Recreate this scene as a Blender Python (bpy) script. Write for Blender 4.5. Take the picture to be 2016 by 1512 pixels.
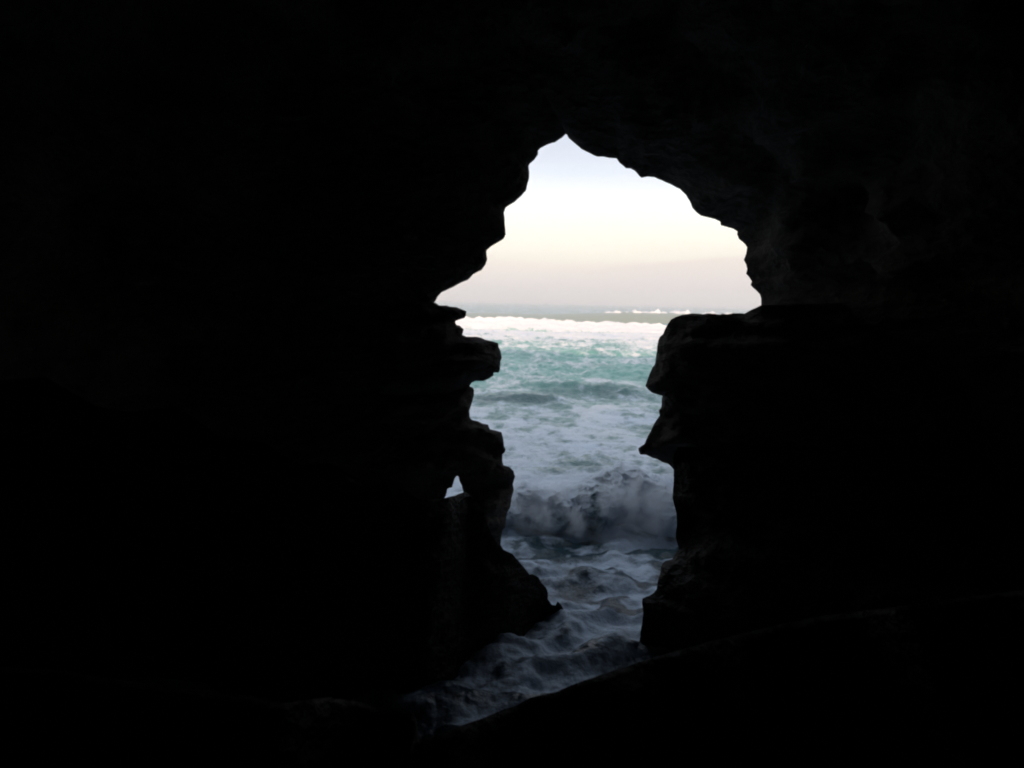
import bpy, math, random
import numpy as np
from mathutils import Vector, Matrix, noise, geometry

random.seed(7)
for o in list(bpy.data.objects):
    bpy.data.objects.remove(o)
sc = bpy.context.scene
COL = sc.collection
R = math.radians

# ------------------------------------------------------------------ camera
CAM_Z = 6.0
FPX = 1456.0                      # focal length in photograph pixels (2016 wide)
PITCH = R(6.38)
ROLL = R(1.24)
cd = bpy.data.cameras.new('camera')
cam = bpy.data.objects.new('camera', cd)
COL.objects.link(cam)
cd.sensor_width = 36
cd.lens = 36 * FPX / 2016
cd.clip_start = 0.05
cd.clip_end = 60000
MROT = Matrix.Rotation(math.pi / 2 - PITCH, 3, 'X') @ Matrix.Rotation(ROLL, 3, 'Z')
cam.matrix_world = Matrix.Translation((0, 0, CAM_Z)) @ MROT.to_4x4()
cd.dof.use_dof = True
cd.dof.focus_distance = 17.0
cd.dof.aperture_fstop = 2.0
sc.camera = cam

# ------------------------------------------------------------------ sky, sun, exposure
SUN_EL = R(20.0)
SUN_AZ = R(188.0)     # where the sun stands, measured clockwise from +Y: behind the viewer
w = bpy.data.worlds.new('World')
sc.world = w
w.use_nodes = True
nt = w.node_tree
for n in list(nt.nodes):
    nt.nodes.remove(n)
N = nt.nodes.new
L = nt.links.new
out = N('ShaderNodeOutputWorld')
bg = N('ShaderNodeBackground')
sky = N('ShaderNodeTexSky')
sky.sky_type = 'NISHITA'
sky.sun_disc = False
sky.sun_elevation = SUN_EL
sky.sun_rotation = SUN_AZ
sky.air_density = 1.0
sky.dust_density = 1.5
sky.ozone_density = 1.0
tc = N('ShaderNodeTexCoord')
sep = N('ShaderNodeSeparateXYZ')
L(tc.outputs['Generated'], sep.inputs[0])
# thin high cloud and horizon mist: a soft veil over the clear sky, thicker towards the horizon
mp = N('ShaderNodeMapping')
mp.inputs['Scale'].default_value = (1.2, 1.2, 9.0)
L(tc.outputs['Generated'], mp.inputs[0])
cn = N('ShaderNodeTexNoise')
cn.inputs['Scale'].default_value = 2.4
cn.inputs['Detail'].default_value = 5
L(mp.outputs[0], cn.inputs['Vector'])
cm = N('ShaderNodeMath'); cm.operation = 'MULTIPLY_ADD'
L(cn.outputs['Fac'], cm.inputs[0]); cm.inputs[1].default_value = 0.05; cm.inputs[2].default_value = -0.025
ad = N('ShaderNodeMath'); ad.operation = 'ADD'
L(sep.outputs['Z'], ad.inputs[0]); L(cm.outputs[0], ad.inputs[1])
veil = N('ShaderNodeValToRGB')
cr = veil.color_ramp
cr.elements[0].position = 0.0
stops = [(0.0, (1.0, 0.92, 0.86)), (0.026, (1.16, 1.03, 0.94)), (0.053, (1.24, 1.11, 0.95)), (0.075, (1.34, 1.27, 1.06)), (0.10, (1.36, 1.32, 1.19)),
         (0.135, (1.25, 1.28, 1.28)), (0.168, (0.98, 1.04, 1.15)), (0.205, (0.83, 0.89, 1.02)), (0.35, (0.86, 0.92, 1.04)), (0.6, (0.80, 0.87, 1.0)), (1.0, (0.66, 0.73, 0.86))]
cr.elements[0].color = (*stops[0][1], 1)
cr.elements[1].position = 1.0
cr.elements[1].color = (*stops[-1][1], 1)
for p, c in stops[1:-1]:
    e = cr.elements.new(p); e.color = (*c, 1)
L(ad.outputs[0], veil.inputs[0])
SKY_K = 0.10
# low bank of cloud to the right, its upper edge climbing away to the right
def mnode(op, a, b=None, c=None, clamp=False):
    n = N('ShaderNodeMath'); n.operation = op; n.use_clamp = clamp
    for i, v in enumerate((a, b, c)):
        if v is None: continue
        if isinstance(v, (int, float)): n.inputs[i].default_value = v
        else: L(v, n.inputs[i])
    return n.outputs[0]
edge = mnode('MULTIPLY_ADD', sep.outputs['X'], 0.085, 0.038)
below = mnode('MULTIPLY', mnode('SUBTRACT', edge, mnode('MULTIPLY_ADD', cm.outputs[0], 0.25, sep.outputs['Z'])), 160.0)
below = mnode('ADD', below, 0.5, clamp=True)
rightw = mnode('MULTIPLY_ADD', sep.outputs['X'], 6.5, -0.1, clamp=True)
bank = mnode('MULTIPLY', below, rightw)
bankmix = N('ShaderNodeMix'); bankmix.data_type = 'RGBA'; bankmix.blend_type = 'MULTIPLY'
L(bank, bankmix.inputs['Factor'])
L(veil.outputs[0], bankmix.inputs['A'])
bankmix.inputs['B'].default_value = (0.90, 0.88, 0.92, 1)
sb = N('ShaderNodeVectorMath'); sb.operation = 'SCALE'
L(bankmix.outputs['Result'], sb.inputs[0]); sb.inputs['Scale'].default_value = 1.0 / SKY_K
mixs = N('ShaderNodeMix'); mixs.data_type = 'RGBA'
mixs.inputs['Factor'].default_value = 0.85
L(sky.outputs[0], mixs.inputs['A']); L(sb.outputs[0], mixs.inputs['B'])
L(mixs.outputs['Result'], bg.inputs['Color'])
bg.inputs['Strength'].default_value = SKY_K
L(bg.outputs[0], out.inputs[0])

sd = bpy.data.lights.new('sun', 'SUN')
sd.energy = 3.9
sd.angle = R(0.6)
sd.color = (1.0, 0.70, 0.52)
so = bpy.data.objects.new('sun', sd)
COL.objects.link(so)
sdir = Vector((math.sin(SUN_AZ) * math.cos(SUN_EL), math.cos(SUN_AZ) * math.cos(SUN_EL), math.sin(SUN_EL)))
so.rotation_euler = sdir.to_track_quat('Z', 'Y').to_euler()
so.location = (0, -60, 60)

sc.view_settings.view_transform = 'Standard'
sc.view_settings.look = 'None'
sc.view_settings.exposure = 0.0
sc.view_settings.gamma = 1.0
sc.render.engine = 'CYCLES'
sc.cycles.filter_width = 2.0
sc.cycles.max_bounces = 8
sc.cycles.diffuse_bounces = 4
sc.cycles.glossy_bounces = 3
sc.cycles.volume_bounces = 2
sc.cycles.use_denoising = True
sc.cycles.sample_clamp_indirect = 4

# ------------------------------------------------------------------ helpers
def ray(px, py):
    d = MROT @ Vector(((px - 1008) / FPX, -(py - 756) / FPX, -1.0))
    return d

def at(px, py, Y):
    """the point of the place seen in direction (px, py) that stands Y metres out from the viewer"""
    d = ray(px, py)
    k = Y / d.y
    return (d.x * k, Y, CAM_Z + d.z * k)

def tag(o, label=None, cat=None, group=None, kind=None):
    if label: o['label'] = label
    if cat: o['category'] = cat
    if group: o['group'] = group
    if kind: o['kind'] = kind
    return o

def mesh_obj(name, verts, faces, mat, parent=None, smooth=True, attr=None):
    me = bpy.data.meshes.new(name)
    verts = np.asarray(verts, dtype=np.float32)
    if isinstance(faces, np.ndarray):
        k = faces.shape[1]
        nf = len(faces)
        me.vertices.add(len(verts)); me.vertices.foreach_set('co', verts.ravel())
        me.loops.add(nf * k); me.loops.foreach_set('vertex_index', faces.astype(np.int32).ravel())
        me.polygons.add(nf)
        me.polygons.foreach_set('loop_start', np.arange(0, nf * k, k, dtype=np.int32))
        me.polygons.foreach_set('loop_total', np.full(nf, k, dtype=np.int32))
        me.update(calc_edges=True)
        me.validate()
    else:
        me.from_pydata([tuple(v) for v in verts], [], faces)
    me.polygons.foreach_set('use_smooth', [smooth] * len(me.polygons))
    if attr:
        for k, a in attr.items():
            at_ = me.attributes.new(k, 'FLOAT', 'POINT')
            at_.data.foreach_set('value', np.asarray(a, dtype=np.float32))
    me.materials.append(mat)
    me.update()
    o = bpy.data.objects.new(name, me)
    COL.objects.link(o)
    if parent: o.parent = parent
    return o

# numpy gradient noise
_rng = np.random.RandomState(3)
_perm = np.concatenate([_rng.permutation(256)] * 3)
_ang = _rng.rand(256) * 2 * np.pi
_g = np.stack([np.cos(_ang), np.sin(_ang)], 1)
def perlin(x, y):
    xi = np.floor(x).astype(np.int64); yi = np.floor(y).astype(np.int64)
    xf = x - xi; yf = y - yi
    xi &= 255; yi &= 255
    u = xf * xf * xf * (xf * (xf * 6 - 15) + 10); v = yf * yf * yf * (yf * (yf * 6 - 15) + 10)
    def gr(ix, iy, fx, fy):
        h = _perm[_perm[ix & 255] + (iy & 255)]
        g = _g[h]
        return g[..., 0] * fx + g[..., 1] * fy
    a = gr(xi, yi, xf, yf); b = gr(xi + 1, yi, xf - 1, yf)
    c = gr(xi, yi + 1, xf, yf - 1); d = gr(xi + 1, yi + 1, xf - 1, yf - 1)
    return (a + (b - a) * u) * (1 - v) + (c + (d - c) * u) * v
def fbm(x, y, o=4, gain=0.5):
    s = 0; a = 1
    for i in range(o):
        s = s + a * perlin(x + 17.3 * i, y - 9.1 * i)
        x = x * 2.03; y = y * 2.03; a *= gain
    return s
def ridged(x, y, o=4, gain=0.5):
    s = 0; a = 1
    for i in range(o):
        s = s + a * (1 - 2.4 * np.abs(perlin(x + 7.7 * i, y + 3.1 * i)))
        x = x * 2.1; y = y * 2.1; a *= gain
    return s / 1.9
def sstep(a, b, x):
    t = np.clip((x - a) / (b - a), 0, 1)
    return t * t * (3 - 2 * t)

# ------------------------------------------------------------------ materials
def new_mat(name):
    m = bpy.data.materials.new(name)
    m.use_nodes = True
    t = m.node_tree
    for n in list(t.nodes): t.nodes.remove(n)
    return m, t

def rock_material(name, lo, hi, rough=0.7, scale=1.0, spec=0.12, bump=0.8):
    m, t = new_mat(name)
    n = t.nodes.new; l = t.links.new
    o = n('ShaderNodeOutputMaterial'); b = n('ShaderNodeBsdfPrincipled')
    l(b.outputs[0], o.inputs[0])
    g = n('ShaderNodeNewGeometry')
    mp = n('ShaderNodeMapping'); mp.inputs['Scale'].default_value = (scale, scale, scale * 1.8)
    l(g.outputs['Position'], mp.inputs[0])
    a = n('ShaderNodeTexNoise'); a.inputs['Scale'].default_value = 1.1; a.inputs['Detail'].default_value = 10; a.inputs['Roughness'].default_value = 0.62
    l(mp.outputs[0], a.inputs['Vector'])
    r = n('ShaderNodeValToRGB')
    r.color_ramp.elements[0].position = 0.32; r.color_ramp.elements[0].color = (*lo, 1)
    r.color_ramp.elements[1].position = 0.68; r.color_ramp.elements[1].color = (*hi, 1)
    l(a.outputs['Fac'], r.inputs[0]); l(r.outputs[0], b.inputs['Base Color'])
    v = n('ShaderNodeTexVoronoi'); v.inputs['Scale'].default_value = 2.3; v.feature = 'F1'
    l(mp.outputs[0], v.inputs['Vector'])
    f = n('ShaderNodeTexNoise'); f.inputs['Scale'].default_value = 6; f.inputs['Detail'].default_value = 8
    l(mp.outputs[0], f.inputs['Vector'])
    ad = n('ShaderNodeMath'); ad.operation = 'ADD'
    l(v.outputs['Distance'], ad.inputs[0]); l(f.outputs['Fac'], ad.inputs[1])
    bp = n('ShaderNodeBump'); bp.inputs['Strength'].default_value = bump; bp.inputs['Distance'].default_value = 0.16
    l(ad.outputs[0], bp.inputs['Height']); l(bp.outputs[0], b.inputs['Normal'])
    b.inputs['Roughness'].default_value = rough
    b.inputs['Specular IOR Level'].default_value = spec
    return m

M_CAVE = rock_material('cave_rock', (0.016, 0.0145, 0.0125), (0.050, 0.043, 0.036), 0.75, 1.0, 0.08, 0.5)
M_ROCK = rock_material('layered_rock', (0.030, 0.027, 0.025), (0.095, 0.084, 0.073), 0.8)
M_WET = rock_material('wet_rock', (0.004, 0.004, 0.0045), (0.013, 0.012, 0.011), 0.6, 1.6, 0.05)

def sea_material(name, deep, shallow):
    """sea water with foam: attribute 'foam' is how much foam floats there, 'aer' how milky with bubbles the water is"""
    m, t = new_mat(name)
    n = t.nodes.new; l = t.links.new
    o = n('ShaderNodeOutputMaterial')
    g = n('ShaderNodeNewGeometry')
    af = n('ShaderNodeAttribute'); af.attribute_name = 'foam'
    aa = n('ShaderNodeAttribute'); aa.attribute_name = 'aer'
    mp = n('ShaderNodeMapping'); mp.inputs['Scale'].default_value = (1.0, 0.75, 0.6)
    l(g.outputs['Position'], mp.inputs[0])
    a = n('ShaderNodeTexNoise'); a.inputs['Scale'].default_value = 0.9; a.inputs['Detail'].default_value = 9
    a.inputs['Roughness'].default_value = 0.62; a.inputs['Distortion'].default_value = 1.1
    l(mp.outputs[0], a.inputs['Vector'])
    c = n('ShaderNodeTexNoise'); c.inputs['Scale'].default_value = 4.2; c.inputs['Detail'].default_value = 6
    c.inputs['Roughness'].default_value = 0.6; c.inputs['Distortion'].default_value = 1.8
    l(mp.outputs[0], c.inputs['Vector'])
    mx = n('ShaderNodeMath'); mx.operation = 'MULTIPLY_ADD'; l(c.outputs['Fac'], mx.inputs[0]); mx.inputs[1].default_value = 0.45
    l(a.outputs['Fac'], mx.inputs[2])                      # 0.25 .. 1.2, mean .72
    ad = n('ShaderNodeMath'); ad.operation = 'ADD'; l(mx.outputs[0], ad.inputs[0]); l(af.outputs['Fac'], ad.inputs[1])
    mr = n('ShaderNodeMapRange'); mr.interpolation_type = 'SMOOTHSTEP'
    l(ad.outputs[0], mr.inputs['Value']); mr.inputs['From Min'].default_value = 1.02; mr.inputs['From Max'].default_value = 1.40
    # water body
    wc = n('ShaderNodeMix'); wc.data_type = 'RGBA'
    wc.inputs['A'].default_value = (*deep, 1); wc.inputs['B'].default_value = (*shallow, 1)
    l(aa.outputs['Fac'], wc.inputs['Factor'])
    fm = n('ShaderNodeTexNoise'); fm.inputs['Scale'].default_value = 5.5; fm.inputs['Detail'].default_value = 6
    l(g.outputs['Position'], fm.inputs['Vector'])
    bp = n('ShaderNodeBump'); bp.inputs['Distance'].default_value = 0.09
    ac = n('ShaderNodeAttribute'); ac.attribute_name = 'chop'; l(ac.outputs['Fac'], bp.inputs['Strength'])
    l(fm.outputs['Fac'], bp.inputs['Height'])
    wb = n('ShaderNodeBsdfPrincipled')
    l(wc.outputs['Result'], wb.inputs['Base Color'])
    wb.inputs['Roughness'].default_value = 0.28; wb.inputs['IOR'].default_value = 1.33
    l(bp.outputs[0], wb.inputs['Normal'])
    fb = n('ShaderNodeBsdfPrincipled')
    th_ = n('ShaderNodeMapRange'); ta = n('ShaderNodeMath'); ta.operation = 'MULTIPLY_ADD'; l(aa.outputs['Fac'], ta.inputs[0]); ta.inputs[1].default_value = 1.0; tb = n('ShaderNodeMath'); tb.operation = 'MULTIPLY'; l(af.outputs['Fac'], tb.inputs[0]); tb.inputs[1].default_value = .2; l(tb.outputs[0], ta.inputs[2]); l(ta.outputs[0], th_.inputs['Value']); th_.inputs['From Min'].default_value = .2; th_.inputs['From Max'].default_value = .9
    fc = n('ShaderNodeMix'); fc.data_type = 'RGBA'; fc.inputs['A'].default_value = (0.56, 0.68, 0.82, 1); fc.inputs['B'].default_value = (0.80, 0.81, 0.80, 1)  # low aer gives blue-grey foam: the cave's shade put into its colour
    l(th_.outputs[0], fc.inputs['Factor']); l(fc.outputs['Result'], fb.inputs['Base Color'])
    fb.inputs['Roughness'].default_value = 0.9
    fb.inputs['Specular IOR Level'].default_value = 0.15
    l(bp.outputs[0], fb.inputs['Normal'])
    ms = n('ShaderNodeMixShader')
    l(mr.outputs[0], ms.inputs[0]); l(wb.outputs[0], ms.inputs[1]); l(fb.outputs[0], ms.inputs[2])
    l(ms.outputs[0], o.inputs[0])
    return m

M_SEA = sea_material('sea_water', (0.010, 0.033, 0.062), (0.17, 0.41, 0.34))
M_SWELL = sea_material('swell_water', (0.14, 0.17, 0.13), (0.33, 0.37, 0.29))

# ------------------------------------------------------------------ outlines traced from the photograph (directions; each gets its own distance)
VAULT_L = [(1113.5,264),(1106.5,271),(1093.6,279.7),(1077.8,284.6),(1064,291.6),(1059.5,296.5),(1059,304.5),(1052,314.4),(1043,322.3),(1040.7,327.3),
 (1042,339),(1041.7,351),(1038,364),(1035.7,375),(1026,386),(1013,397.7),(1004.4,402.7),(995.4,408.7),(991.9,418.6),(993.5,430.5),(994.8,450.3),
 (995.4,462),(991.5,470),(978.6,478),(966.7,485),(957.7,493),(957.7,500),(959.3,510.8),(955.8,520.8),(947.8,531.7),(931,540.5),(921,551),(909,555.6),
 (891.4,565.3),(869,575.7),(861.7,583.9),(857,593)]
VAULT_R = [(1499,601),(1498.5,588),(1496,579.5),(1489,572),(1481,565),(1477.7,561),(1480,554),(1474.4,545),(1468.8,539),(1471,530),(1469,521),
 (1464.3,511.8),(1469,499),(1470.7,487),(1467,481),(1455,470.8),(1451,461),(1452,456),(1443.7,450.3),(1431.8,447),(1419,443.4),(1418,436.4),
 (1408,431.5),(1392,427.5),(1380,424.5),(1372,418.6),(1363.4,409.6),(1358.4,396.7),(1350.5,383.8),(1338.6,372),(1318.7,362),(1302.9,355),
 (1289,349),(1275,347.7),(1263,350),(1259,347),(1249.3,336),(1241.3,331.7),(1232.4,331.3),(1219.5,320.4),(1213.6,311.8),(1199.7,311),
 (1187.8,308.5),(1175.9,308.5),(1161,301.5),(1145,293.6),(1133.3,283.7),(1119.4,271.7),(1116.5,264.8)]
LEFT_TOP = [(857,596),(864.6,601.3),(879.5,601.3),(885.5,603.7),(898.9,604.7),(909.3,609.2),(918.2,612.6),(917.5,621),(914.5,626),(904.8,629),(897.4,631.5),
 (896,635),(898.9,640),(904.8,641)]
LEFT_MID = [(896,634),(898.9,640),(904.8,641),(909.3,645),(913,648),(911.5,654.6),(910,659),(918,662.8),(937.6,662.8),(946.5,664.7),(955.4,668.7),(968.8,671.7),(980.7,675.4),
 (982,683.6),(985.9,691.8),(988,705),(985.5,711),(985,718.6),(984.4,728),(981.5,733.5),(971.8,733.5),(971.5,739.4),(962.9,745),(952.4,750),
 (936,750),(928.6,753.5),(924.6,759.5)]
LEFT_LOW = [(924.6,757),(924.8,760.8),(930.8,763),(933.5,768.3),(933,778.7),(930.8,787.6),(927,799.5),(924,808.5),(925,821.8),(928.5,826.3),(941.2,829.3),
 (950,833.8),(960.8,836),(964.3,844.9),(973.9,847),(987.3,850.9),(990.3,862),(992.5,878.4),(995.5,885),(994,890.3),(989.3,894.8),
 (988.8,906.7),(991,915.6),(1003.7,920),(1011,927.5),(1014,938),(1011,948.3),(1009.6,954.3),(1011.9,964.7),(1011,967.6),(1007.3,979.5),
 (1004.3,998.9),(998.4,1009.3),(996,1024),(994.7,1037.6),(989.5,1043.5),(986.5,1057),(985.7,1073),(991,1082)]
HOLE = [(899.4,936.7),(903,938.6),(904.6,946.8),(909,955.7),(912,967.6),(916,985),(900,1000),(870,1000),(872,983),(877.9,976.5),(880.8,963),
 (884.6,960.5),(889.8,959.9),(892.7,949.8),(895.7,940.8)]
BOULDER = [(872,981),(879.3,979.5),(895.7,976),(909,970.6),(915,968),(928,976),(940,992),(952,1010),(960,1032),(968,1052),(978,1070),(991,1082),(1008.8,1090.4),(1020.7,1104.5),
 (1032.6,1118),(1042.3,1131.3),(1048,1130),(1059.9,1136.5),(1065.8,1147),(1075.5,1157.4),(1079,1167.8),(1078.5,1179.7),(1086.7,1190.9),
 (1094,1192),(1097.8,1184),(1104.5,1190),(1109,1199),(1109.7,1214.7)]
LEDGE = [(560,1384),(640,1372),(700,1380),(760,1398),(790,1394),(812,1403),(818,1412),(823,1438),(829,1457),(869.3,1443.9),(914,1426),(952.6,1413.4),(988,1397.7),(1018,1388.8),(1042,1374),(1055,1371),(1099.5,1360.7),(1114.4,1353.3),
 (1132,1346.6),(1147,1340.6),(1174,1331.7),(1196,1323.5),(1235,1311.6),(1254.3,1304),(1300,1291),(1400,1262),(1600,1215),(2100,1150)]
RIGHT_LOW = [(1261.7,1500),(1261.7,1289),(1258.8,1268.5),(1261.7,1240),(1264,1228.8),(1266.4,1206.5),(1264,1184),(1265,1178),(1277.6,1173),(1286.5,1167.8),
 (1292.4,1160.4),(1294.7,1144),(1299.9,1127.6),(1302.9,1112.7),(1308.8,1104.6),(1323.7,1100.8),(1328,1093.4),(1336.3,1079.9),(1330.4,1059),
 (1330.4,1047),(1332.6,1035),(1331.9,1011.4),(1326.7,992),(1323.7,980),(1325,962),(1326.7,940),(1325.8,935.6),(1326.6,925),(1324,900)]
RIGHT_FACE = [(1326.6,925),(1321.4,919),(1315.4,913.3),(1305,910.3),(1294.6,904.3),(1282.7,900.6),(1272.3,895.4),(1260.4,894.7),(1258,889.5),
 (1256.6,882.8),(1261,879),(1268.5,874.6),(1273,864),(1281,849.3),(1287,835.9),(1294.6,824),(1298.8,818),(1296.8,807.6),(1301.3,803),
 (1302.8,795.7),(1302.8,786.8),(1304.3,779.3),(1296,777),(1284,773.4),(1276.7,767.4),(1270.6,760),(1275.8,744.5),(1284,723.7),(1289,717.7),
 (1291.4,701.4),(1293.7,683.5),(1295.9,670),(1298.9,663.4),(1305.6,657.5),(1308.5,649.3),(1315,637.4),(1321,629),(1330,624),(1342,620),
 (1354,618),(1363,617),(1378,617.7),(1384,619),(1392.6,616.8),(1407.5,617.7),(1418,619.5),(1422,617.4),(1432,618.6),(1443,616.5),(1465.5,617.3),(1479,609.9),(1498,601)]

def interp_list(pts, v):
    xs = [p[0] for p in pts]; ys = [p[1] for p in pts]
    return float(np.interp(v, xs, ys))

def refine(poly, closed=True, seg=7.0, amp=0.55, far=40):
    """split long edges and give them a fine natural roughness"""
    res = []
    n = len(poly)
    for i in range(n if closed else n - 1):
        a = poly[i]; b = poly[(i + 1) % n]
        d = math.hypot(b[0] - a[0], b[1] - a[1])
        s = seg if d < 60 else far
        k = max(1, int(d / s))
        for j in range(k):
            t = j / k
            x = a[0] + (b[0] - a[0]) * t; y = a[1] + (b[1] - a[1]) * t
            if j:
                x += random.uniform(-amp, amp); y += random.uniform(-amp, amp)
            res.append((x, y))
    if not closed: res.append(poly[-1])
    return res

def inside(poly, X, Y):
    c = np.zeros(X.shape, bool)
    n = len(poly)
    for i in range(n):
        x1, y1 = poly[i]; x2, y2 = poly[(i + 1) % n]
        if y1 == y2: continue
        cond = ((y1 > Y) != (y2 > Y)) & (X < (x2 - x1) * (Y - y1) / (y2 - y1) + x1)
        c ^= cond
    return c

def edge_dist(polys, X, Y):
    d = np.full(X.shape, 1e9)
    for poly in polys:
        P = np.array(poly); Q = np.roll(P, -1, axis=0)
        for (x1, y1), (x2, y2) in zip(P, Q):
            dx, dy = x2 - x1, y2 - y1
            t = np.clip(((X - x1) * dx + (Y - y1) * dy) / (dx * dx + dy * dy + 1e-9), 0, 1)
            d = np.minimum(d, np.hypot(X - x1 - t * dx, Y - y1 - t * dy))
    return d

def rock_solid(name, outline, depth, mat, front=1.2, back=1.5, rad=60, amp=0.35, holes=(), nseed=0.0, fine=9, coarse=24, parent=None, nscale=1.0):
    """a solid boulder: its outline stands at depth(px, py) metres; front and back faces bulge away from it"""
    poly = refine(outline)
    hs = [refine(list(h)) for h in holes]
    P = np.array(poly)
    x0, y0 = P.min(0); x1, y1 = P.max(0)
    pts = []
    gx, gy = np.meshgrid(np.arange(x0, x1, fine), np.arange(y0, y1, fine))
    rs = np.random.RandomState(int(nseed * 10) + 5)
    gx = gx + rs.uniform(-.3, .3, gx.shape) * fine; gy = gy + rs.uniform(-.3, .3, gy.shape) * fine
    gx = gx.ravel(); gy = gy.ravel()
    m = inside(poly, gx, gy)
    for h in hs: m &= ~inside(h, gx, gy)
    gx = gx[m]; gy = gy[m]
    ds = edge_dist([poly] + hs, gx, gy)
    keep = (ds > fine * 0.45) & ((ds < 90) | (rs.rand(len(ds)) < (fine / coarse) ** 2))
    gx = gx[keep]; gy = gy[keep]; ds = ds[keep]
    co = [Vector(p) for p in poly]
    ed = [(i, (i + 1) % len(poly)) for i in range(len(poly))]
    for h in hs:
        s = len(co); co += [Vector(p) for p in h]; ed += [(s + i, s + (i + 1) % len(h)) for i in range(len(h))]
    nb = len(co)
    co += [Vector((a, b)) for a, b in zip(gx, gy)]
    vo, eo, fo, ov, oe, of = geometry.delaunay_2d_cdt(co, ed, [], 0, 1e-4)
    VX = np.array([v.x for v in vo]); VY = np.array([v.y for v in vo])
    D = edge_dist([poly] + hs, VX, VY)
    F = np.array([f for f in fo if len(f) == 3])
    cx = VX[F].mean(1); cy = VY[F].mean(1)
    keep = inside(poly, cx, cy)
    for h in hs: keep &= ~inside(h, cx, cy)
    F = F[keep]
    nV = len(VX)
    V = []; backidx = np.arange(nV)
    bk = []
    for i in range(nV):
        dd = depth(VX[i], VY[i])
        e = 1 - math.exp(-D[i] / rad)
        p0 = Vector(at(VX[i], VY[i], dd)) * nscale
        nz = noise.fractal(Vector((p0.x * .9 + nseed, p0.y * .9, p0.z * 1.5)), 0.8, 2.1, 5) 
        st = noise.noise(Vector((p0.x * .25, nseed, p0.z * 3.2)))          # bedding: ledges along the strata
        k = min(1.0, D[i] / 25.0)
        yf = dd - front * e - amp * k * (nz + 0.8 * st)
        V.append(at(VX[i], VY[i], yf))
    for i in range(nV):
        if D[i] > 0.05:
            dd = depth(VX[i], VY[i])
            e = 1 - math.exp(-D[i] / rad)
            backidx[i] = nV + len(bk)
            bk.append(at(VX[i], VY[i], dd + back * e))
    FB = backidx[F][:, ::-1]
    faces = np.concatenate([F, FB])
    o = mesh_obj(name, V + bk, faces, mat, parent)
    return o

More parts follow.
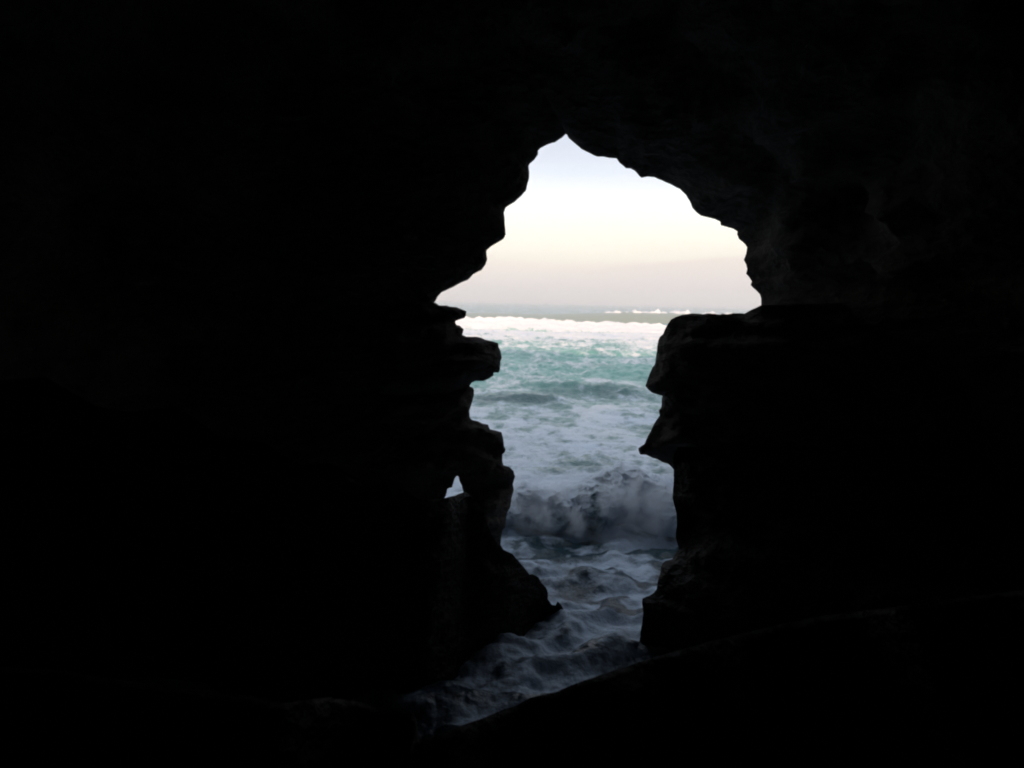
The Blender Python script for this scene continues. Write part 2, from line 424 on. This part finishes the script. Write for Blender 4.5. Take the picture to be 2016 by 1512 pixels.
# ------------------------------------------------------------------ the cave and the sea cliff it opens in
def build_cave():
    outline = VAULT_L + [(838,620),(822,700),(815,800),(812,900),(816,1000),(830,1090),(870,1160),(960,1215),(1100,1228),(1250,1225),
                         (1350,1200),(1430,1120),(1475,1000),(1500,880),(1520,760),(1524,660),(1506,620)] + VAULT_R
    pts = refine(outline, True, 7, 0.5, 14)
    YN = 17.0
    base = np.array([at(px, py, YN) for px, py in pts])
    cx, cz = 2.0, 5.3
    bx = base[:, 0]; bz = base[:, 2]
    th = np.arctan2(bz - cz, bx - cx)
    tx = 0.6 + 9.6 * np.cos(th); tz = np.maximum(5.0 + 8.0 * np.sin(th), -2.4)
    prof = [(17, 0), (16.6, .035), (16, .08), (15, .17), (13.5, .30), (12, .45), (10, .65), (8, .82), (5, .95), (2, 1), (-2, 1), (-5, .85), (-7, .45), (-7.6, .04)]
    prof2 = [(17, 0), (16.8, .04), (16.5, .13), (16, .28), (15.4, .46), (14.6, .63), (13.6, .76), (12, .86), (9, .95), (5, 1), (-2, 1), (-5, .85), (-7, .45), (-7.6, .04)]
    # the vault slopes gently at upper right, elsewhere the wall turns square to the viewer
    soft = np.exp(-((np.degrees(th) - 35) / 42) ** 2)
    ys = [17, 16.9, 16.75, 16.55, 16.3, 16, 15.7, 15.4, 15, 14.6, 14.2, 13.7, 13.2, 12.7, 12.1, 11.5, 10.9, 10.2, 9.5, 8.8, 8, 7.2, 6.4, 5.5, 4.6, 3.6, 2.6, 1.5, .3, -1, -2.4, -3.8, -5, -6, -6.8, -7.4, -7.6]
    px_ = [p[0] for p in prof][::-1]; pt_ = [p[1] for p in prof][::-1]
    qx_ = [p[0] for p in prof2][::-1]; qt_ = [p[1] for p in prof2][::-1]
    rings = []
    n = len(pts)
    for Y in ys:
        t = soft * float(np.interp(Y, px_, pt_)) + (1 - soft) * float(np.interp(Y, qx_, qt_))
        X = bx + (tx - bx) * t; Z = bz + (tz - bz) * t
        ring = []
        amp = 0.75 * min(1, (17 - Y) / 2.2)
        for i in range(n):
            c, s = math.cos(th[i]), math.sin(th[i])
            q = Vector((X[i] * .42, Y * .5, Z[i] * .55))
            d = noise.fractal(q, 0.7, 2.2, 6) * amp
            # strata: shelves running nearly level along the walls
            d += 0.25 * amp * noise.noise(Vector((Y * .15, X[i] * .15, Z[i] * 2.1)))
            # a shallow niche in the vault, right of the opening
            g = math.exp(-(((Y - 14.4) / .5) ** 2 + ((math.degrees(th[i]) - 33) / 4.5) ** 2))
            d += 0.55 * g
            if Y > 15.2: d = max(d, -0.8 * t[i] * math.hypot(tx[i] - bx[i], tz[i] - bz[i]))
            ring.append((X[i] + c * d, Y + 0.12 * amp * noise.noise(q * 2.3), max(Z[i] + s * d, -2.6)))
        rings.append(ring)
    rings[0] = [tuple(b) for b in base]
    # seaward side: mouth flares out to the cliff face, cliff top, and the land behind
    outer = []
    for (Y, off) in [(17.12, .05), (17.35, .35), (17.65, .9), (18.0, 1.6), (18.35, 2.4), (18.7, 3.4), (19.0, 4.6), (19.2, 6.2)]:
        ring = []
        for i in range(n):
            c, s = math.cos(th[i]), math.sin(th[i])
            q = Vector((bx[i] * .5 + 9, Y * .6, bz[i] * .6))
            d = off + 0.5 * min(1, off) * noise.fractal(q, .8, 2.1, 5)
            ring.append((bx[i] + c * max(d, .02), Y, max(bz[i] + s * max(d, .02), -2.8)))
        outer.append(ring)
    def rect(W, Zt, Y, k):
        """ring spread to a wide cliff: W half width, Zt crest height"""
        ring = []
        for i in range(n):
            c, s = math.cos(th[i]), math.sin(th[i])
            m = min(W / max(abs(c), 1e-6), (Zt if s > 0 else 8.5) / max(abs(s), 1e-6))
            x = cx + c * m; z = cz + s * m
            hh = noise.fractal(Vector((x * .09, Y * .05, z * .2)), .8, 2.1, 5)
            yy = Y + k * hh
            if s > 0 and z > 15: z += 1.6 * noise.fractal(Vector((x * .12, 3.3, 0)), .8, 2, 4)
            ring.append((x, yy, max(z, -3)))
        return ring
    for (W, Zt, Y, k) in [(14, 12, 19.6, .5), (24, 14, 20.0, .9), (40, 16, 20.2, 1.4), (62, 17.3, 20, 1.6), (90, 18.2, 18.5, 1.2), (92, 18.6, 12, 1.0), (92, 18.6, -14, 1), (92, 18.6, -60, 1)]:
        outer.append(rect(W, Zt, Y, k))
    allr = outer[::-1] + rings
    V = [p for r_ in allr for p in r_]
    F = []
    for j in range(len(allr) - 1):
        for i in range(n):
            a = j * n + i; b = j * n + (i + 1) % n
            F.append((a, b, b + n, a + n))
    V.append((1.5, -7.7, 5)); k = len(V) - 1
    last = (len(allr) - 1) * n
    Ft = [(last + i, last + (i + 1) % n, k) for i in range(n)]
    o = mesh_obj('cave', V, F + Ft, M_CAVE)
    tag(o, 'dark rock cave vault around the bright opening to the sea', 'cave', kind='structure')
    return o
build_cave()

# ------------------------------------------------------------------ left rock column with its hole
col = bpy.data.objects.new('rock_column', None)
COL.objects.link(col)
tag(col, 'craggy dark rock column with stepped ledges and a small triangular hole, left side of the opening', 'rock')
rock_solid('upper_ledge', LEFT_TOP + [(860,648),(800,660),(740,660),(740,596)], lambda x, y: 16.8, M_ROCK, 0.5, 1.2, 30, .25, nseed=1, parent=col)
rock_solid('middle_ledge', LEFT_MID + [(880,775),(800,780),(740,780),(740,632)], lambda x, y: 16.6, M_ROCK, 0.7, 1.4, 36, .3, nseed=2, parent=col)
rock_solid('shaft', LEFT_LOW + [(991,1180),(700,1180),(700,752)], lambda x, y: 16.9, M_ROCK, 0.6, 1.5, 45, .3, holes=[HOLE], nseed=3, parent=col)

# ------------------------------------------------------------------ boulder mass at the lower left, standing in the water
BY = [(-200, 11.6), (300, 10.9), (500, 10.7), (700, 10.6), (820, 10.8), (842, 10.87), (884, 11.34), (908, 11.9), (923, 12.17), (953, 12.3), (990, 12.64), (1009, 12.85), (1032, 13.2),
      (1054, 13.5), (1075, 13.7), (1110, 13.95), (1200, 14.2)]
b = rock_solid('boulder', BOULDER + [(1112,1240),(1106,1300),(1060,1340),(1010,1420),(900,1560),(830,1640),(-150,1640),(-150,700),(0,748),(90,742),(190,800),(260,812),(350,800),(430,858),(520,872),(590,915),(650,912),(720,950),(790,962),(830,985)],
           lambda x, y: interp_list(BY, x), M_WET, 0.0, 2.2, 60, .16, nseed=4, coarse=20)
tag(b, 'low black boulder mass standing in the water below the craggy column', 'rock')

# ------------------------------------------------------------------ right hand rocks
f = rock_solid('rock_buttress', RIGHT_FACE + [(1560,599),(1640,597),(1760,590),(2050,570),(2050,1150),(1420,1120),(1350,980)],
           lambda x, y: 15.2, M_ROCK, 1.5, 1.5, 110, .3, nseed=5)
tag(f, 'flat-topped dark rock jutting from the right wall, its edge like a face in profile', 'rock')
def ry(x, y):
    return 14.1 + (12.5 - 14.1) * float(sstep(930, 1250, np.array(float(y)))) - 0.0012 * max(0, x - 1300)
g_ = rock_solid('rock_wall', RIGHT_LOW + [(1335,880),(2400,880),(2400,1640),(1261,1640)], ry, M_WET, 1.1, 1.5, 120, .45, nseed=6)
tag(g_, 'rough wet rock wall rising from the water at the lower right of the opening', 'rock')

# ------------------------------------------------------------------ foreground ledge the viewer stands on
def build_ledge():
    e = [at(px, py, 4.6 + 0.25 * math.sin(px * .02)) for px, py in refine(LEDGE, False, 9, 0.5, 12)]
    e = [(-9.5, 4.7, e[0][2] + .3), (-6, 4.7, e[0][2] + .1), (-3, 4.65, e[0][2] + .03)] + e + [(5, 4.5, e[-1][2] + .1), (9.5, 4.4, e[-1][2] + .2)]
    E = []
    for a, b_ in zip(e[:-1], e[1:]):
        k = max(1, int((b_[0] - a[0]) / .12))
        for j in range(k):
            t = j / k; E.append(tuple(a[q] + (b_[q] - a[q]) * t for q in range(3)))
    E.append(e[-1])
    n = len(E)
    rows = []
    for d in [5.5, 4.2, 3, 2, 1.2, .6, .25, .08]:         # down the front
        rows.append([(x, y - .05 - .5 * min(1, d) * (0.5 + .5 * noise.fractal(Vector((x * .9, 3, (z - d) * 1.1)), .8, 2.1, 4)), z - d) for x, y, z in E])
    rows.append([p for p in E])
    for d in [.06, .2, .4, .7, 1.1, 1.6, 2.2, 2.9, 3.7, 4.6, 6, 8, 10, 12.5]:
        r_ = []
        for x, y, z in E:
            Y = y - d
            t = float(sstep(1.8, 4.0, np.array(d)))
            zz = z - .75 * float(sstep(.0, 1.3, np.array(d))) * (1 - t) + (4.35 - z) * t
            nz = noise.fractal(Vector((x * .7, Y * .7, 5)), .9, 2.1, 5)
            zz += .16 * nz * min(1, d / .8) - .05 * min(1, d / .3) * (1 - t)
            r_.append((x, Y, zz))
        rows.append(r_)
    V = [p for r_ in rows for p in r_]
    F = [(j * n + i, j * n + i + 1, (j + 1) * n + i + 1, (j + 1) * n + i) for j in range(len(rows) - 1) for i in range(n - 1)]
    # close the underside
    m = len(rows)
    V.append((0, -3, -2.5)); k = len(V) - 1
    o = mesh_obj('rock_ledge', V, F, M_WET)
    tag(o, 'black foreground rock ledge whose straight edge slopes up to the right', 'rock')
build_ledge()

# ------------------------------------------------------------------ the sea
def sea_height(x, y):
    far = sstep(25, 60, y)
    z = 0.0
    # swell running in towards the cave
    for (A, lam, dx, ph) in [(.13, 13, .12, 0.3), (.08, 8.1, -.2, 1.1), (.05, 5.2, .3, 2.2)]:
        k = 2 * np.pi / lam
        wob = 1.5 * fbm(x * .05 + ph, y * .05, 2)
        z = z + A * far * np.sin(k * (y + dx * x) + ph + wob)
    z = z + far * (.30 * ridged(x * .20, y * .26, 4, .6) + .17 * fbm(x * .8, y * .8, 4, .6) + .16 * ridged(x * .5 + 7, y * .7, 3, .6) - .1)
    near = 1 - far
    z = z + near * (.09 * ridged(x * .30 + 3, y * .55, 3, .5) + .12 * fbm(x * .8, y * 1.2, 4, .55) + .055 * ridged(x * .75 + 2, y * 1.5 + .3 * x, 3, .5) + .03 * fbm(x * 3.5, y * 5, 4, .6))
    # single waves one can tell apart between the cave and the surf line
    def ridge(x0, y0, lx, h, wy, sl=0.0):
        yy = y - y0 - sl * (x - x0) - .5 * fbm(x * .4, y * .1 + x0, 2)
        prof = np.where(yy < 0, np.exp(-(yy / wy) ** 2), np.exp(-(yy / (3 * wy)) ** 2))
        return h * prof * np.exp(-((x - x0) / lx) ** 4)
    z = z + ridge(0.3, 44.5, 3.1, .45, 1.1, -.1)      # dark grey wave face, left
    z = z + ridge(5.0, 50.0, 4.6, .42, 1.9, -.05)     # dark teal hump, middle
    z = z + ridge(9.5, 61.0, 3.4, .45, 2.4, .1)       # green hump by the right rock
    z = z + ridge(4, 80, 6, .5, 2.0, .05)
    z = z + ridge(11, 84, 5, .6, 2.0, .05)
    z = z - .12 * near - .08 * far
    phs = y * .62 - .16 * x + 1.1 * fbm(x * .30 + 4, y * .42, 4, .55)
    z = z + .075 * np.sin(2 * np.pi * phs + 1.2) * sstep(21, 18, y)
    # hollow at the foot of the crashing wave
    z = z - .15 * np.exp(-((y - 18.7) / .9) ** 2) * sstep(0.0, 1.5, x)
    # narrow swells entering the cave
    z = z + .07 * np.sin(2 * np.pi * (y - .22 * x + .9 * fbm(x * .5, y * .3, 3)) / 1.7) * sstep(18.5, 16.5, y)
    return z * (1 - .9 * sstep(400, 1500, y))

def sea_foam(x, y, z):
    n1 = fbm(x * .12, y * .09 + 4, 3)
    c = np.interp(y, [4, 9, 12, 15, 18, 20, 25, 38, 43, 47, 58, 75, 92, 105, 122, 140, 165, 190, 400, 5000],
                     [.66, .70, .66, .58, .52, .55, .62, .58, .48, .40, .33, .38, .45, .50, .68, .85, .40, .26, .33, .36])  # raised deep inside and far out to paint extra brightness into the water
    f = c + .30 * n1 + .34 * fbm(x * .55, y * .35, 4, .6)
    # the smooth wave faces carry little foam
    f = f - .34 * np.exp(-(((x - .3) / 3.0) ** 4 + ((y - 43.4) / 1.5) ** 2))
    f = f - .22 * np.exp(-(((x - 5.) / 4.4) ** 4 + ((y - 48.3) / 2.4) ** 2))
    f = f - .30 * np.exp(-(((x - 9.5) / 3.4) ** 4 + ((y - 59) / 3.0) ** 2))
    f = f + (.9 * fbm(x * .7 + 4, y * .5, 3) - .05) * np.exp(-((y - 18.9) / .8) ** 2)
    # streaks of foam lie in bands across the near water
    band = .7 * fbm(x * .28 + 5, y * 1.1 + .25 * x, 4, .6) + .35 * fbm(x * 1.3, y * 2.6 + .5 * x, 3, .6)
    ph = y * .62 - .16 * x + 1.1 * fbm(x * .30 + 4, y * .42, 4, .55)
    rip = sstep(.15, .85, np.sin(2 * np.pi * ph)) * sstep(-.25, .25, fbm(x * .5, y * .5 + 11, 2) + .12)
    f = f - .50 * rip * sstep(21, 18, y)
    f = f + .55 * band * sstep(24, 17, y)
    f = f - .08 * sstep(12, 10, y) - .08 * sstep(1.0, -1.6, x) * sstep(14, 11, y)
    return f

def build_sea():
    ya = 4 * np.exp(np.linspace(0, math.log(230 / 4), 720))
    yb = 230 * np.exp(np.linspace(0, math.log(26000 / 230), 110))[1:]
    ys = np.concatenate([[-9, -4, 0, 2.5], ya, yb])
    u = np.concatenate([np.linspace(-4, -.17, 60, endpoint=False), np.linspace(-.17, .36, 420, endpoint=False), np.linspace(.36, 4, 60)])
    Yg, U = np.meshgrid(ys, u, indexing='ij')
    X = U * (np.maximum(Yg, -5) + 8)
    Z = sea_height(X, Yg)
    foam = sea_foam(X, Yg, Z)
    aer = np.interp(Yg, [0, 14, 20, 26, 34, 44, 50, 62, 90, 130, 160, 240, 600, 3000], [0, .02, .12, .36, .50, .62, .85, 1, .95, .7, .6, .4, .35, .3])  # low towards the cave: darker water colour adds to the shade there
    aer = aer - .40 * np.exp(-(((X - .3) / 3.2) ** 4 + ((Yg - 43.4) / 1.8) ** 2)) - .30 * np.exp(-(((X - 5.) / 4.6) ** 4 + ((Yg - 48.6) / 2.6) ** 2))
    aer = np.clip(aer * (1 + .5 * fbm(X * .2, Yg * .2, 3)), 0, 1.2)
    V = np.stack([X, Yg, Z], -1).reshape(-1, 3)
    nr, nc = X.shape
    idx = np.arange(nr * nc).reshape(nr, nc)
    F = np.stack([idx[:-1, :-1], idx[:-1, 1:], idx[1:, 1:], idx[1:, :-1]], -1).reshape(-1, 4)
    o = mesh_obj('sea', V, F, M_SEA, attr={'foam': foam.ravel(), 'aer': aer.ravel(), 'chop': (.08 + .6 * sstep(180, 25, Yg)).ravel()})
    tag(o, 'foam streaked turquoise sea reaching from the cave to the horizon', 'sea', kind='structure')
build_sea()

def patch(name, x0, x1, nx, prof, ny, hf, mat, foamf, aerv, parent=None):
    """a wave: x along the crest, prof(v) -> (dy, height share) across it"""
    xs = np.linspace(x0, x1, nx); vs = np.linspace(0, 1, ny)
    V_, X = np.meshgrid(vs, xs, indexing='ij')
    X2, Y2, Z2 = hf(X, V_)
    P = np.stack([X2, Y2, Z2], -1).reshape(-1, 3)
    idx = np.arange(nx * ny).reshape(ny, nx)
    F = np.stack([idx[:-1, :-1], idx[:-1, 1:], idx[1:, 1:], idx[1:, :-1]], -1).reshape(-1, 4)
    return mesh_obj(name, P, F, mat, parent, attr={'foam': foamf(X2, Y2, Z2, V_).ravel(), 'aer': np.full(P.shape[0], aerv), 'chop': np.full(P.shape[0], .5 if Y2.mean() < 60 else .12)})

# the long white breaker
def surf_h(X, V):
    H = np.interp(X, [-160, -20, 2, 12, 20, 34, 60, 300], [2.6, 3.05, 3.0, 2.45, 2.5, 2.1, 2.2, 1.8])
    H = H + .60 * fbm(X * .10, X * 0 + 3, 3) + .42 * fbm(X * .55, X * 0 + 8, 4, .65)
    Yc = 152 + 3 * fbm(X * .03, X * 0, 2)
    toe = 7 + 2.5 * fbm(X * .07, X * 0 + 2, 3)
    s = V
    dy = np.where(s < .75, -toe * (1 - s / .75) ** 1.3, (s - .75) / .25 * 7)
    h = np.where(s < .75, (s / .75) ** .8, 1 - ((s - .75) / .25) ** 1.3)
    lum = fbm(X * .35, (Yc + dy) * .35 + V * 3, 4, .6)
    env = np.clip(np.minimum(s * 6, (1 - s) * 6), 0, 1)
    return X + lum * .3, Yc + dy, -.25 + H * h + .30 * lum * env
o = patch('breaking_wave', -160, 300, 900, None, 60, surf_h, M_SEA, lambda x, y, z, v: .95 + .2 * fbm(x * .15, y * .2, 3) - .5 * sstep(.35, 0, v), 1.0)
tag(o, 'long bright white breaker rolling in, sunlit, just under the horizon', 'wave')

# the green swell behind it
sw = bpy.data.objects.new('swell', None); COL.objects.link(sw); sw.location = (0, 0, 0)
tag(sw, 'smooth grey-green swell standing up behind the white breaker, foam on its crest at right', 'wave')
def swell_H(X):
    return np.interp(X, [-200, 10, 26, 34, 60, 75, 300], [2.2, 2.5, 3.1, 3.7, 3.75, 3.4, 2.6]) + .12 * fbm(X * .08, X * 0 + 5, 3)
def swell_h(X, V):
    Yc = 236 + 2.5 * fbm(X * .015, X * 0 + 1, 2)
    dy = np.where(V < .6, -14 * (1 - V / .6), (V - .6) / .4 * 34)
    h = np.where(V < .6, np.sin(np.clip(V / .6, 0, 1) * np.pi / 2) ** 1.2, np.cos(np.clip((V - .6) / .4, 0, 1) * np.pi / 2) ** 1.5)
    return X, Yc + dy, -.3 + swell_H(X) * h + .07 * fbm(X * .5, (Yc + dy) * .6, 3)
patch('wave_face', -220, 360, 500, None, 50, swell_h, M_SWELL, lambda x, y, z, v: .02 + 0 * x, .7, sw)
def cap_h(X, V):
    X2, Y2, Z2 = swell_h(X, .48 + V * .22)
    n_ = fbm(X * .25, V * 2 + 3, 4, .6)
    pres = np.clip(sstep(-.05, .35, fbm(X * .13 + 2, X * 0 + 9, 4, .7) + .14 + .004 * (X - 40)) * sstep(24, 30, X), 0, 1)
    return X2, Y2 - .8 * pres * np.sin(V * np.pi), Z2 - .12 + pres * np.sin(V * np.pi) * (.30 + 1.5 * n_ + .7 * fbm(X * .5 + 3, X * 0 + 2, 3))
patch('foam_crest', 20, 330, 700, None, 18, cap_h, M_SEA, lambda x, y, z, v: .9 + 0 * x, 1.0, sw)

# ------------------------------------------------------------------ the wave crashing in the cave mouth
def crash_H(X):
    return np.interp(X, [-2.2, -1.2, -.4, .2, .8, 1.4, 2.0, 2.6, 3.2, 3.8, 4.4, 5.2, 6.2], [.2, .5, .75, .95, 1.05, .95, 1.15, 1.5, 1.62, 1.4, 1.5, 1.4, .6])
def crash_h(X, V):
    H = crash_H(X) - .25 + .22 * fbm(X * 1.3, X * 0, 3)
    Yc = 20.3 + .55 * fbm(X * .5, X * 0 + 2, 2)
    ov = .55 * np.clip(.35 + 1.8 * fbm(X * .8 + 1.7, X * 0 + 6, 2), 0, 1)
    toe = 1.0 + 1.1 * fbm(X * .75 + 3, X * 0 + 9, 3)
    a = np.clip(V / .62, 0, 1)
    dy = np.where(V < .62, -toe + (toe + .2) * a ** 1.6 - ov * np.sin(np.pi * a ** .8), .2 + (V - .62) / .38 * 3.2)
    h = np.where(V < .62, np.sin(a * np.pi / 2) ** 1.0, np.cos(np.clip((V - .62) / .38, 0, 1) * np.pi / 2) ** 1.4)
    z = -.1 + H * h
    y = Yc + dy
    env = np.clip(np.minimum(V * 7, (1 - V) * 5), 0, 1)
    b = lambda f, s: np.maximum(-.12, 0.5 - 1.6 * np.abs(fbm(X * f + s, z * f * 1.1 + y * f * .35 + s, 3, .5)))     # billows
    l1 = b(.55, 5.7); l2 = b(1.25, 11.); l3 = b(2.9, 23.)
    d = (.30 * l1 + .30 * l2 + .13 * l3) * env
    lobe = np.zeros_like(X)                                # the rounded heads of the burst, highest at centre right
    for lx, lz, lr in [(3.15, 1.45, .58), (1.25, .85, .62), (2.25, .62, .70), (3.85, 1.10, .60), (.45, .85, .48), (1.70, 1.20, .42), (2.75, 1.02, .50),
                       (4.45, .65, .55), (.05, .40, .40), (1.95, .15, .50), (3.30, .45, .55), (-.6, .5, .45), (5.1, 1.1, .6)]:
        q = np.hypot(X - lx + .22 * fbm(X * 1.6, z * 1.6 + 4, 3), (z - lz) * 1.05 + .18 * fbm(X * 1.7 + 9, z * 1.7, 3))
        hgt = np.sqrt(np.clip(lr * lr - q * q, 0, None)) + .12 * np.exp(-(q / lr) ** 2)
        lobe = np.log(np.exp(9 * lobe) + np.exp(9 * hgt) - 1) / 9
    y = y - .75 * lobe * env
    z = z + .30 * lobe * env
    return X + .25 * env * fbm(X * 1.2 + 5, z * 1.5, 3), y - .85 * d, np.maximum(z + .45 * d, -.3)
cw = patch('crashing_wave', -2.6, 6.6, 420, None, 170, crash_h, M_SEA,
      lambda x, y, z, v: .60 + .12 * sstep(.0, 1.0, z) + .22 * fbm(x * .7 + 2, z * 1.1, 3), .30)  # foam thinned low on the face, painting shade at the wave's base
tag(cw, 'grey churning wave bursting into spray in the mouth of the cave', 'wave')

def build_spray():
    m, t = new_mat('spray_mist')
    n = t.nodes.new; l = t.links.new
    o = n('ShaderNodeOutputMaterial'); pv = n('ShaderNodeVolumePrincipled')
    l(pv.outputs[0], o.inputs['Volume'])
    pv.inputs['Color'].default_value = (.86, .91, .97, 1)
    g = n('ShaderNodeNewGeometry')
    tc_ = n('ShaderNodeTexCoord')
    nz = n('ShaderNodeTexNoise'); nz.inputs['Scale'].default_value = 1.75; nz.inputs['Detail'].default_value = 5; nz.inputs['Roughness'].default_value = .55; nz.inputs['Distortion'].default_value = .6
    l(tc_.outputs['Object'], nz.inputs['Vector'])
    mr = n('ShaderNodeMapRange'); mr.inputs['From Min'].default_value = .49; mr.inputs['From Max'].default_value = .58; mr.inputs['To Max'].default_value = 1.3
    l(nz.outputs['Fac'], mr.inputs['Value'])
    sx = n('ShaderNodeSeparateXYZ'); l(tc_.outputs['Object'], sx.inputs[0])
    fall = n('ShaderNodeMapRange'); fall.interpolation_type = 'SMOOTHSTEP'
    fall.inputs['From Min'].default_value = 1.0; fall.inputs['From Max'].default_value = .2
    tl = n('ShaderNodeMath'); tl.operation = 'MULTIPLY_ADD'; l(sx.outputs['X'], tl.inputs[0]); tl.inputs[1].default_value = -.17; l(sx.outputs['Z'], tl.inputs[2]); l(tl.outputs[0], fall.inputs['Value'])
    mu = n('ShaderNodeMath'); mu.operation = 'MULTIPLY'; l(mr.outputs[0], mu.inputs[0]); l(fall.outputs[0], mu.inputs[1])
    l(mu.outputs[0], pv.inputs['Density'])
    import bmesh
    bm = bmesh.new()
    bmesh.ops.create_icosphere(bm, subdivisions=4, radius=1)
    for v in bm.verts:
        p = v.co.copy()
        k = 1 + .18 * noise.fractal(p * 1.5, .8, 2, 4)
        v.co = Vector((p.x * 3.1 * k, p.y * 1.55 * k, p.z * 1.25 * k))
    me = bpy.data.meshes.new('spray'); bm.to_mesh(me); bm.free()
    me.materials.append(m)
    ob = bpy.data.objects.new('spray', me); COL.objects.link(ob)
    ob.location = (2.3, 19.3, .75)
    tag(ob, 'pale mist of spray hanging over the crashing wave', 'spray', kind='stuff')
build_spray()

# ------------------------------------------------------------------ sea air
def build_haze():
    m, t = new_mat('sea_haze')
    n = t.nodes.new; l = t.links.new
    o = n('ShaderNodeOutputMaterial'); pv = n('ShaderNodeVolumePrincipled')
    l(pv.outputs[0], o.inputs['Volume'])
    pv.inputs['Color'].default_value = (.97, .95, .94, 1)
    pv.inputs['Density'].default_value = 0.0008
    x0, x1, y0, y1, z0, z1 = -9000, 9000, -700, 25500, -4, 60
    V = [(x, y, z) for x in (x0, x1) for y in (y0, y1) for z in (z0, z1)]
    F = [(0, 1, 3, 2), (4, 6, 7, 5), (0, 4, 5, 1), (2, 3, 7, 6), (0, 2, 6, 4), (1, 5, 7, 3)]
    ob = mesh_obj('haze', V, F, m, smooth=False)
    tag(ob, 'pale sea haze over the water', 'haze', kind='stuff')
build_haze()
